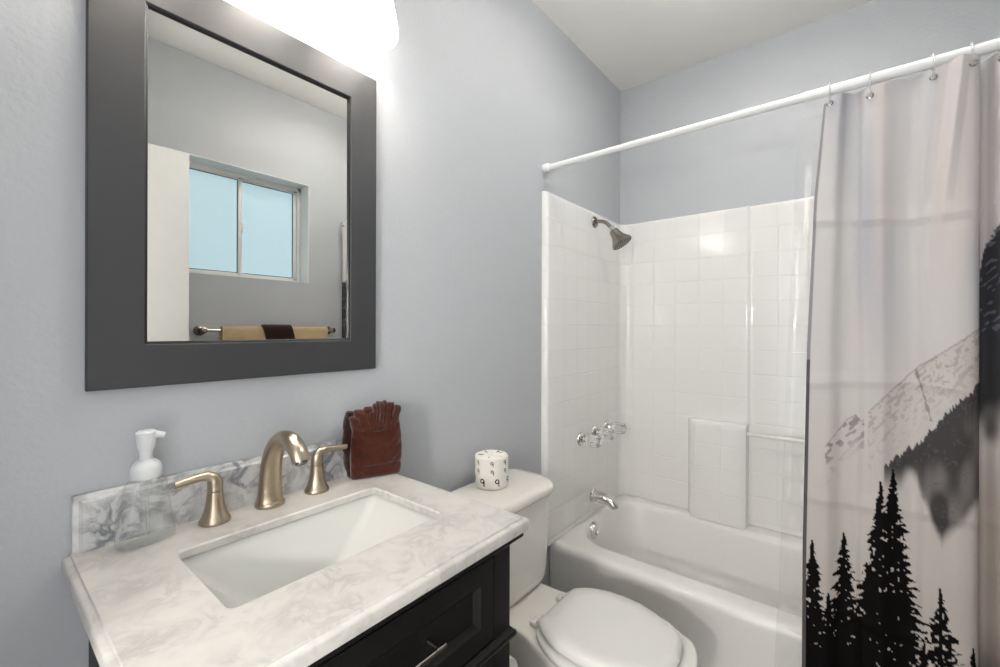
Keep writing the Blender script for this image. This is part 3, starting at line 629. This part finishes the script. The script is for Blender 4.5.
tr = obj('wrapped_toilet_roll', wrap_roll(1.150, -.085, .7505), m_wrap, smooth=50); tag(tr, 'toilet roll in white paper printed with small black signs, standing on the tank lid', 'toilet paper')

# holder with a roll on the vanity's side
th_ = thing('toilet_paper_holder', 'metal toilet paper holder on the side of the dark vanity', 'toilet paper holder', (VX1, -.42, .5))
bm = B()
lathe(bm, [(.022, 0), (.022, .004), (.016, .009), (.008, .012), (.007, .05), (.009, .054), (.004, .058)], 20, axis((VX1 + .0005, -.345, .517), (1, 0, 0))); obj('post', bm, m_nickel, th_)
bm = B(); tube(bm, [(VX1 + .05, -.34, .517), (VX1 + .05, -.47, .517)], .007, 14); obj('roll_bar', bm, m_nickel, th_)
bm = B(); mt = axis((VX1 + .05, -.358, .507), (0, -1, 0)); lathe(bm, [(.02, 0), (.043, 0), (.045, .002), (.045, .098), (.043, .1), (.02, .1)], 40, mt, False, False)
ro = bpy.data.objects.new('toilet_roll', None); C.objects.link(ro); ro.location = (VX1 + .05, -.408, .507); tag(ro, 'plain white toilet roll hanging beside the dark vanity, near the toilet bowl', 'toilet paper')
obj('paper', bm, m_label, ro); bm = B(); lathe(bm, [(.0185, 0), (.0198, 0), (.0198, .1), (.0185, .1), (.0185, 0)], 28, mt, False, False); obj('core', bm, m_card, ro)

# ------------------------------------------------------------------ curtain, liner, rod
XR = 1.605; ZR = 1.9965
rodt = thing('curtain_rod', 'white tension rod running across the tub below the ceiling', 'curtain rod', (XR, -.8, ZR))
bm = B(); tube(bm, [(XR, -.004, ZR), (XR, -1.02, ZR)], .0125, 20); obj('inner_tube', bm, m_rod, rodt)
bm = B(); tube(bm, [(XR, -.94, ZR), (XR, YW + .004, ZR)], .0145, 20); obj('outer_tube', bm, m_rod, rodt)
for y, s in ((0, -1), (YW, 1)):
    bm = B(); lathe(bm, [(.0175, .0005), (.019, .003), (.019, .026), (.0165, .03), (.0135, .032)], 24, axis((XR, y, ZR), (0, s, 0))); obj('end_cap', bm, m_rod, rodt)

Fv = np.array([math.cos(TH), math.sin(TH), 0]); Rv = np.array([math.sin(TH), -math.cos(TH), 0])
def pix(y, z, x=XR):   # where a cloth point sits in the photograph's own frame, used to place the printed picture on the cloth
    dx, dy, dz = x - CAM[0], y - CAM[1], z - CAM[2]
    w_ = dx * Fv[0] + dy * Fv[1]; a = FPX * (dx * Rv[0] + dy * Rv[1]) / w_; b = -FPX * dz / w_
    return 500 + a, V0 + b
rng = np.random.RandomState(3)
def vnoise(u, v, sx, sy, seed):   # smooth value noise
    r = np.random.RandomState(seed); G = r.rand(256, 256)
    x = u / sx + 50; y = v / sy + 50; xi = np.floor(x).astype(int); yi = np.floor(y).astype(int); fx_ = x - xi; fy_ = y - yi
    fx_ = fx_ * fx_ * (3 - 2 * fx_); fy_ = fy_ * fy_ * (3 - 2 * fy_)
    g = lambda i, j: G[i % 256, j % 256]
    return (g(xi, yi) * (1 - fx_) + g(xi + 1, yi) * fx_) * (1 - fy_) + (g(xi, yi + 1) * (1 - fx_) + g(xi + 1, yi + 1) * fx_) * fy_
def sst(a, b, x):
    t = np.clip((x - a) / (b - a), 0, 1); return t * t * (3 - 2 * t)
def print_shade_colors(u, v, right):
    base = np.stack([np.full_like(u, c) for c in lin((203, 200, 198))], -1)
    def over(base, col, a): return base * (1 - a[..., None]) + np.array(lin(col)) * a[..., None]
    n1 = vnoise(u, v, 38, 260, 1); n2 = vnoise(u, v, 22, 180, 2); n3 = vnoise(u, v, 60, 60, 5)
    base = over(base, (164, 165, 178), .55 * sst(.5, .9, n1) * sst(430, 250, v)); base = over(base, (208, 194, 187), .5 * sst(.5, .9, n2) * sst(420, 250, v))
    base = over(base, (194, 186, 181), sst(330, 520, v) * .8); base = over(base, (182, 172, 165), sst(480, 640, v) * .6)  # cloth darkened downwards: the weaker light below is painted into the colour
    sp_ = vnoise(u, v, 2.2, 2.6, 8); sp2 = vnoise(u * .7 + v * .7, v * .8 - u * .6, 2.2, 6, 9)
    L = ~right
    # faint rocky ridge
    rid = np.interp(u, [805, 829, 848, 856, 862, 873, 900, 919, 940, 977], [470, 440, 418, 414, 420, 406, 382, 365, 352, 328])
    h = v - rid
    big = (u > 868) & L
    a = sst(-1, 2, h) * big * (sst(95, 20, h)); base = over(base, (196, 189, 184), a * .8)
    speck = (sp2 > .68) | (sp_ > .80)
    base = over(base, (158, 152, 149), (speck & (h > 0) & (h < 75) & big) * (.65 * sst(80, 15, h)))
    base = over(base, (128, 122, 120), ((np.abs(h) < 1.1) & big) * .5)
    near = (np.abs(u - 917 - (v - 370) * .28) < 2.2 * vnoise(u, v, 4, 4, 12)) & (h > 0) & (v < 420)
    base = over(base, (110, 104, 102), near * .6 * L)
    sm = L & (u > 826) & (u < 864); base = over(base, (112, 107, 106), (sm & (h > 0) & (h < 40) & ((sp2 > .6) | (np.abs(h) < 1.2))) * .7 * sst(48, 5, h))
    # dark wooded slope with mist below
    jag = 5 * np.abs(((u / 5.0 + vnoise(u, v * 0, 6, 1, 21) * 1.5) % 1) - .5) * 2 + 4 * vnoise(u, v * 0, 3, 1, 22)
    slope = np.interp(u, [880, 891, 905, 920, 936, 948, 957, 977], [472, 461, 452, 443, 424, 410, 401, 384]) - jag + 3
    low = np.interp(u, [880, 905, 918, 930, 941, 962, 977], [464, 462, 470, 505, 545, 525, 500]) + 26 * (n3 - .5) + 22 * (vnoise(u, v, 12, 30, 31) - .5)
    a = sst(-.8, .8, v - slope) * sst(14, -14, v - low) * L * (u > 884)
    base = over(base, (38, 36, 38), a * (.92 - .22 * sst(.4, .8, vnoise(u, v, 14, 34, 33)) * sst(slope + 10, slope + 60, v)))
    base = over(base, (96, 92, 92), ((sp_ > .8) & L) * a * .5)
    # right of the fold: dark mountain face, mist, then plain ground
    top_ = np.interp(u, [972, 979, 986, 1000, 1030], [300, 285, 246, 222, 190]); lowr = 405 + 50 * (vnoise(u, v, 16, 24, 41) - .3)
    a = sst(-3, 3, v - top_ - 8 * (sp_ - .5)) * sst(40, -25, v - lowr) * right
    base = over(base, (34, 34, 40), a * .95); base = over(base, (104, 106, 118), a * .75 * ((sp2 > .7) & (v < 330)))
    base = over(base, (168, 156, 146), sst(430, 520, v) * right * .8)
    # trees in front
    dark = np.zeros_like(u)
    def tree(tu, tv, slope_, wmax, seed, lean_=0, gap=.12, per=6.5):
        nonlocal dark
        h = v - tv; uc = tu + lean_ * h + 1.5 * (vnoise(u * 0, v, 1, 16, seed) - .5)
        side = (u > uc).astype(float)
        ph = (h + side * per * .45 + 5 * vnoise(u * 0 + side * 40, v, 9, 20, seed + 1)) / per
        saw = (ph % 1)
        w_ = np.minimum(h * slope_, wmax) * (.55 + .45 * saw) * (.55 + 1.0 * vnoise(u * 0 + side * 31, v, 7, per * .8, seed + 2)) + .9
        dist = np.abs(u - uc); inside = (h > 0) & (dist < w_)
        hole = (vnoise(u, v, 3.1, 2.6, seed + 3) < gap + .25 * np.clip(dist / (w_ + .1) - .45, 0, 1)) & (dist > 1.8)
        m = inside & ~hole
        dark = np.maximum(dark, m.astype(float))
    Lf = L
    tree(813, 537, .22, 20, 51); tree(845, 532, .2, 22, 61, 0, .16); tree(881, 479, .17, 26, 71, -.04, .16, 8); tree(893, 468, .18, 27, 81, .03, .15, 8)
    tree(868, 560, .14, 16, 86, 0, .25); tree(905, 575, .12, 14, 88, .02, .3); tree(939, 584, .3, 19, 91, .02, .34, 10); tree(924, 640, .18, 8, 95, 0, .3); tree(972, 642, .2, 7, 97, 0, .3); tree(829, 590, .18, 14, 99, 0, .2); tree(858, 618, .2, 14, 103)
    dark = np.where((v > 640 + 16 * vnoise(u, v * 0, 5, 1, 106)) & (u < 862), 1, dark); dark = np.where((v > 668 + 14 * vnoise(u, v * 0, 5, 1, 107)) & (vnoise(u, v, 3, 3, 108) > .12), 1, dark)
    base = over(base, (10, 8, 8), dark * .995)
    gr = sst(608, 690, v) * right; base = over(base, (70, 58, 54), gr * .8)
    return np.clip(base, 0, 1)

# plan of the curtain (x towards the room is smaller): gentle waves, one big pleat, more waves
ctrl = [(-.005, -.944), (-.012, -.965), (-.014, -1.0), (.003, -1.03), (.006, -1.06), (-.006, -1.09), (-.010, -1.12), (.000, -1.15), (.005, -1.18), (-.006, -1.205), (-.022, -1.235), (-.030, -1.262), (-.026, -1.288), (-.008, -1.302), (.012, -1.298), (.020, -1.290), (.026, -1.298), (.018, -1.318), (-.008, -1.335), (-.022, -1.352), (-.012, -1.375), (.012, -1.392), (.016, -1.41), (-.004, -1.43), (-.020, -1.45), (-.014, -1.475), (-.01, -1.495), (-.035, -1.52), (-.055, -1.54), (-.05, -1.56)]
sm = smoothpath([(a, b, 0) for a, b in [(a * (1.7 if b > -1.2 else 1.15), b) for a, b in ctrl]], 24)
P = np.array([(p.x, p.y) for p in sm]); seg = np.r_[0, np.cumsum(np.hypot(*np.diff(P, axis=0).T))]
NS = 330; s_ = np.linspace(0, seg[-1], NS); px = np.interp(s_, seg, P[:, 0]); py = np.interp(s_, seg, P[:, 1])
k_fold = int(np.argmin(np.abs(s_ - seg[15 * 24])))     # the hidden back of the pleat
NZ = 640; zb_ = .10; tz = np.linspace(0, 1, NZ)
ztop = np.interp(s_, [0, .06, .1, .17, .23, .29, .36, s_[k_fold], s_[-1]], [1.957, 1.971, 1.977, 1.968, 1.976, 1.97, 1.977, 1.975, 1.98])
S2, T2 = np.meshgrid(np.arange(NS), tz); zz = ztop[S2] * (1 - T2) + zb_ * T2
soft = .55 + .45 * T2                       # waves soften below the rings then hang straight
amp = np.interp(T2, [0, .1, .5, 1], [1.0, .8, .62, .75])
isR = S2 >= k_fold
xx = px[S2] * np.where((S2 > np.argmin(np.abs(py + 1.2))) , np.maximum(amp, .85), amp); yy = py[S2].copy()
yy = yy + np.interp(zz, [.1, .65, 1.23, 1.68, 1.96], [.006, .004, -.005, -.022, -.045]) * np.clip(1 - (S2 / 60.0), 0, 1)
# packing creases
uu, vv = pix(yy, zz); 
def ridge(d, wdt): return np.maximum(0, 1 - np.abs(d) / wdt)
S_m = s_[S2]
for zc, a in ((1.60, .004), (1.135, .004), (.80, .0035), (.47, .003)): xx = xx - a * ridge(zz - zc - .012 * np.sin(S_m * 9 + zc * 5), .035) + a * .6 * ridge(zz - zc + .02 - .012 * np.sin(S_m * 9 + zc * 5), .02)
for sc_, a in ((.155, .003), (.295, .0035), (.2, .0015)): xx = xx - a * ridge(S_m - sc_ - .004 * np.sin(zz * 7), .014)
xx = xx + .0035 * (vnoise(S_m * 1000, zz * 1000, 60, 140, 201) - .5) + .002 * (vnoise(S_m * 1000, zz * 1000, 25, 60, 202) - .5)
xx = xx - .010 * ridge(yy + 1.268 - (1.97 - zz) * .085, .016) * np.clip((zz - 1.45) / .3, 0, 1) + .007 * ridge(yy + 1.245 - (1.97 - zz) * .085, .02) * np.clip((zz - 1.45) / .3, 0, 1)
xx = XR + xx
colr = print_shade_colors(uu, vv, isR)
# plain selvage along the first edge
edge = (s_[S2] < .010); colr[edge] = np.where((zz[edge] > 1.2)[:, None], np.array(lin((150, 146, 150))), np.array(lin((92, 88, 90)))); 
vrt = np.stack([xx, yy, zz], -1).reshape(-1, 3)
idx = np.arange(NS * NZ).reshape(NZ, NS); fcs = np.stack([idx[:-1, :-1], idx[1:, :-1], idx[1:, 1:], idx[:-1, 1:]], -1).reshape(-1, 4)
me = bpy.data.meshes.new('shower_curtain'); me.from_pydata(vrt.tolist(), [], fcs.tolist()); me.shade_smooth()
at = me.color_attributes.new('print', 'FLOAT_COLOR', 'POINT'); at.data.foreach_set('color', np.concatenate([colr.reshape(-1, 3), np.ones((NS * NZ, 1))], 1).ravel().astype(np.float32))
me.materials.append(m_print); cur = bpy.data.objects.new('shower_curtain', me); C.objects.link(cur)
tag(cur, 'grey shower curtain printed with misty mountains and dark fir trees, hanging from the white rod', 'shower curtain')
# clear liner just behind the curtain, its edge showing to the left
NSl, NZl = 70, 120; ys_l = np.linspace(0, 1, NSl); tzl = np.linspace(0, 1, NZl); Y2, T3 = np.meshgrid(ys_l, tzl)
zl = 1.945 * (1 - T3) + .08 * T3; yl0 = np.interp(zl, [.08, .3, .44, .7, 1.3, 1.93], [-.862, -.867, -.874, -.882, -.90, -.922])
yl = yl0 * (1 - Y2) + -1.555 * Y2
xl = XR + .028 + .004 * np.sin(Y2 * 60) * (1 - .5 * Y2) + .002 * np.sin(zl * 23 + Y2 * 9) + .002 * ridge(zl - .8, .03) + .002 * ridge(zl - .45, .03)
xl = np.where(zl < .42, np.minimum(xl, XT - .012), xl) - .012 * np.clip((.5 - zl) / .3, 0, 1)
idx = np.arange(NSl * NZl).reshape(NZl, NSl); fcs = np.stack([idx[:-1, :-1], idx[1:, :-1], idx[1:, 1:], idx[:-1, 1:]], -1).reshape(-1, 4)
me = bpy.data.meshes.new('curtain_liner'); me.from_pydata(np.stack([xl, yl, zl], -1).reshape(-1, 3).tolist(), [], fcs.tolist()); me.shade_smooth(); me.materials.append(m_liner)
ln = bpy.data.objects.new('curtain_liner', me); C.objects.link(ln); tag(ln, 'clear vinyl curtain liner whose edge shows left of the printed curtain', 'curtain liner')
# rings
ring_y = [-1.003, -1.092, -1.218, -1.287, -1.338, -1.385, -1.425, -1.46, -1.495, -1.53]
ordn = ['first', 'second', 'third', 'fourth', 'fifth', 'sixth', 'seventh', 'eighth', 'ninth', 'tenth']
for i, y in enumerate(ring_y):
    t = thing('curtain_ring', f'{ordn[i]} clear plastic curtain ring on the rod, counted from the curtain\'s left edge', 'curtain ring', (XR, y, ZR), 'clear rings along the curtain rod')
    k = int(np.argmin(np.abs(py - y) + 10 * (np.arange(NS) > NS))); zg = ztop[k] - .024; xg = XR + px[k] * .98
    bm = B(); pts = []
    for a in range(0, 361, 15):
        q = math.radians(a); pts.append((XR - .004 + .021 * math.sin(q), y, ZR - .006 + .0255 * math.cos(q)))
    tube(bm, pts[:-1], .0022, 8, 1, (0, 1, 0)); obj('hoop', bm, m_ring, t, smooth=60)
    bm = B(); tube(bm, smoothpath([(XR - .006, y, ZR - .03), (xg - .010, y, ZR - .04), (xg - .012, y, zg + .004), (xg - .002, y, zg - .002)], 4), .0024, 8); obj('hook', bm, m_ring, t, smooth=60)
    bm = B(); g_ = [(xg - .005 , y + .0075 * math.cos(2 * PI * a / 20), zg + .0075 * math.sin(2 * PI * a / 20)) for a in range(20)]
    mt = axis((xg - .005, y, zg), (-1, 0, 0)); rr = [[mt @ Vector((r * math.cos(2 * PI * a / 20), r * math.sin(2 * PI * a / 20), z)) for a in range(20)] for r, z in ((.005, .0), (.0055, .002), (.0085, .0015), (.009, -.001))]
    loft(bm, rr, False, False); obj('grommet', bm, m_chrome, cur)

# ------------------------------------------------------------------ towel bar opposite, seen in the mirror
tb = thing('towel_bar', 'metal towel bar on the wall below the window, seen in the mirror', 'towel bar', (1.16, YW, 1.278))
TBY = YW + .065; TBZ = 1.278
for x in (.765, 1.47):
    bm = B(); lathe(bm, [(.027, .0005), (.027, .006), (.02, .012), (.013, .016), (.012, .055), (.016, .06), (.016, .074), (.01, .078), (.001, .079)], 24, axis((x, YW, TBZ), (0, 1, 0))); obj('post', bm, m_dnickel, tb)
bm = B(); tube(bm, [(.765, TBY, TBZ), (1.47, TBY, TBZ)], .009, 16); obj('bar', bm, m_chrome, tb)
def draped(name, x0, x1, r, thick, drop_f, drop_b, m, label, seed, sk=0):
    bm = B(); rings = []; prof = []
    N_ = 8
    for k in range(N_ + 1): prof.append((1, -drop_f + drop_f * k / N_))
    for k in range(1, 9): prof.append((math.cos(PI * k / 9), math.sin(PI * k / 9) * r))
    for k in range(N_ + 1): prof.append((-1, -drop_b * k / N_))
    def pt(x, f, z, rr_, tt):
        wv = .003 * math.sin(x * 60 + seed) * min(1, max(0, -z) / .1)
        return (x + sk * (-z if f > 0 else z) * .5, TBY + f * rr_ + wv, TBZ + (z if z < 0 else z / r * rr_ if r else 0))
    nx = 26
    for i in range(nx + 1):
        x = x0 + (x1 - x0) * i / nx
        rings.append([pt(x, f, z, r + thick, 1) for f, z in prof] + [pt(x, f, z, r, 0) for f, z in prof[::-1]])
    loft(bm, rings); o = obj(name, bm, m, smooth=60); tag(o, label, 'towel'); return o
draped('bath_towel', .845, 1.425, .0105, .013, .45, .42, m_beige, 'beige bath towel folded over the towel bar, seen in the mirror', 1)
draped('hand_towel', 1.045, 1.205, .0245, .010, .22, .2, m_towel2, 'dark brown hand towel laid over the beige towel, seen in the mirror', 2, .5)
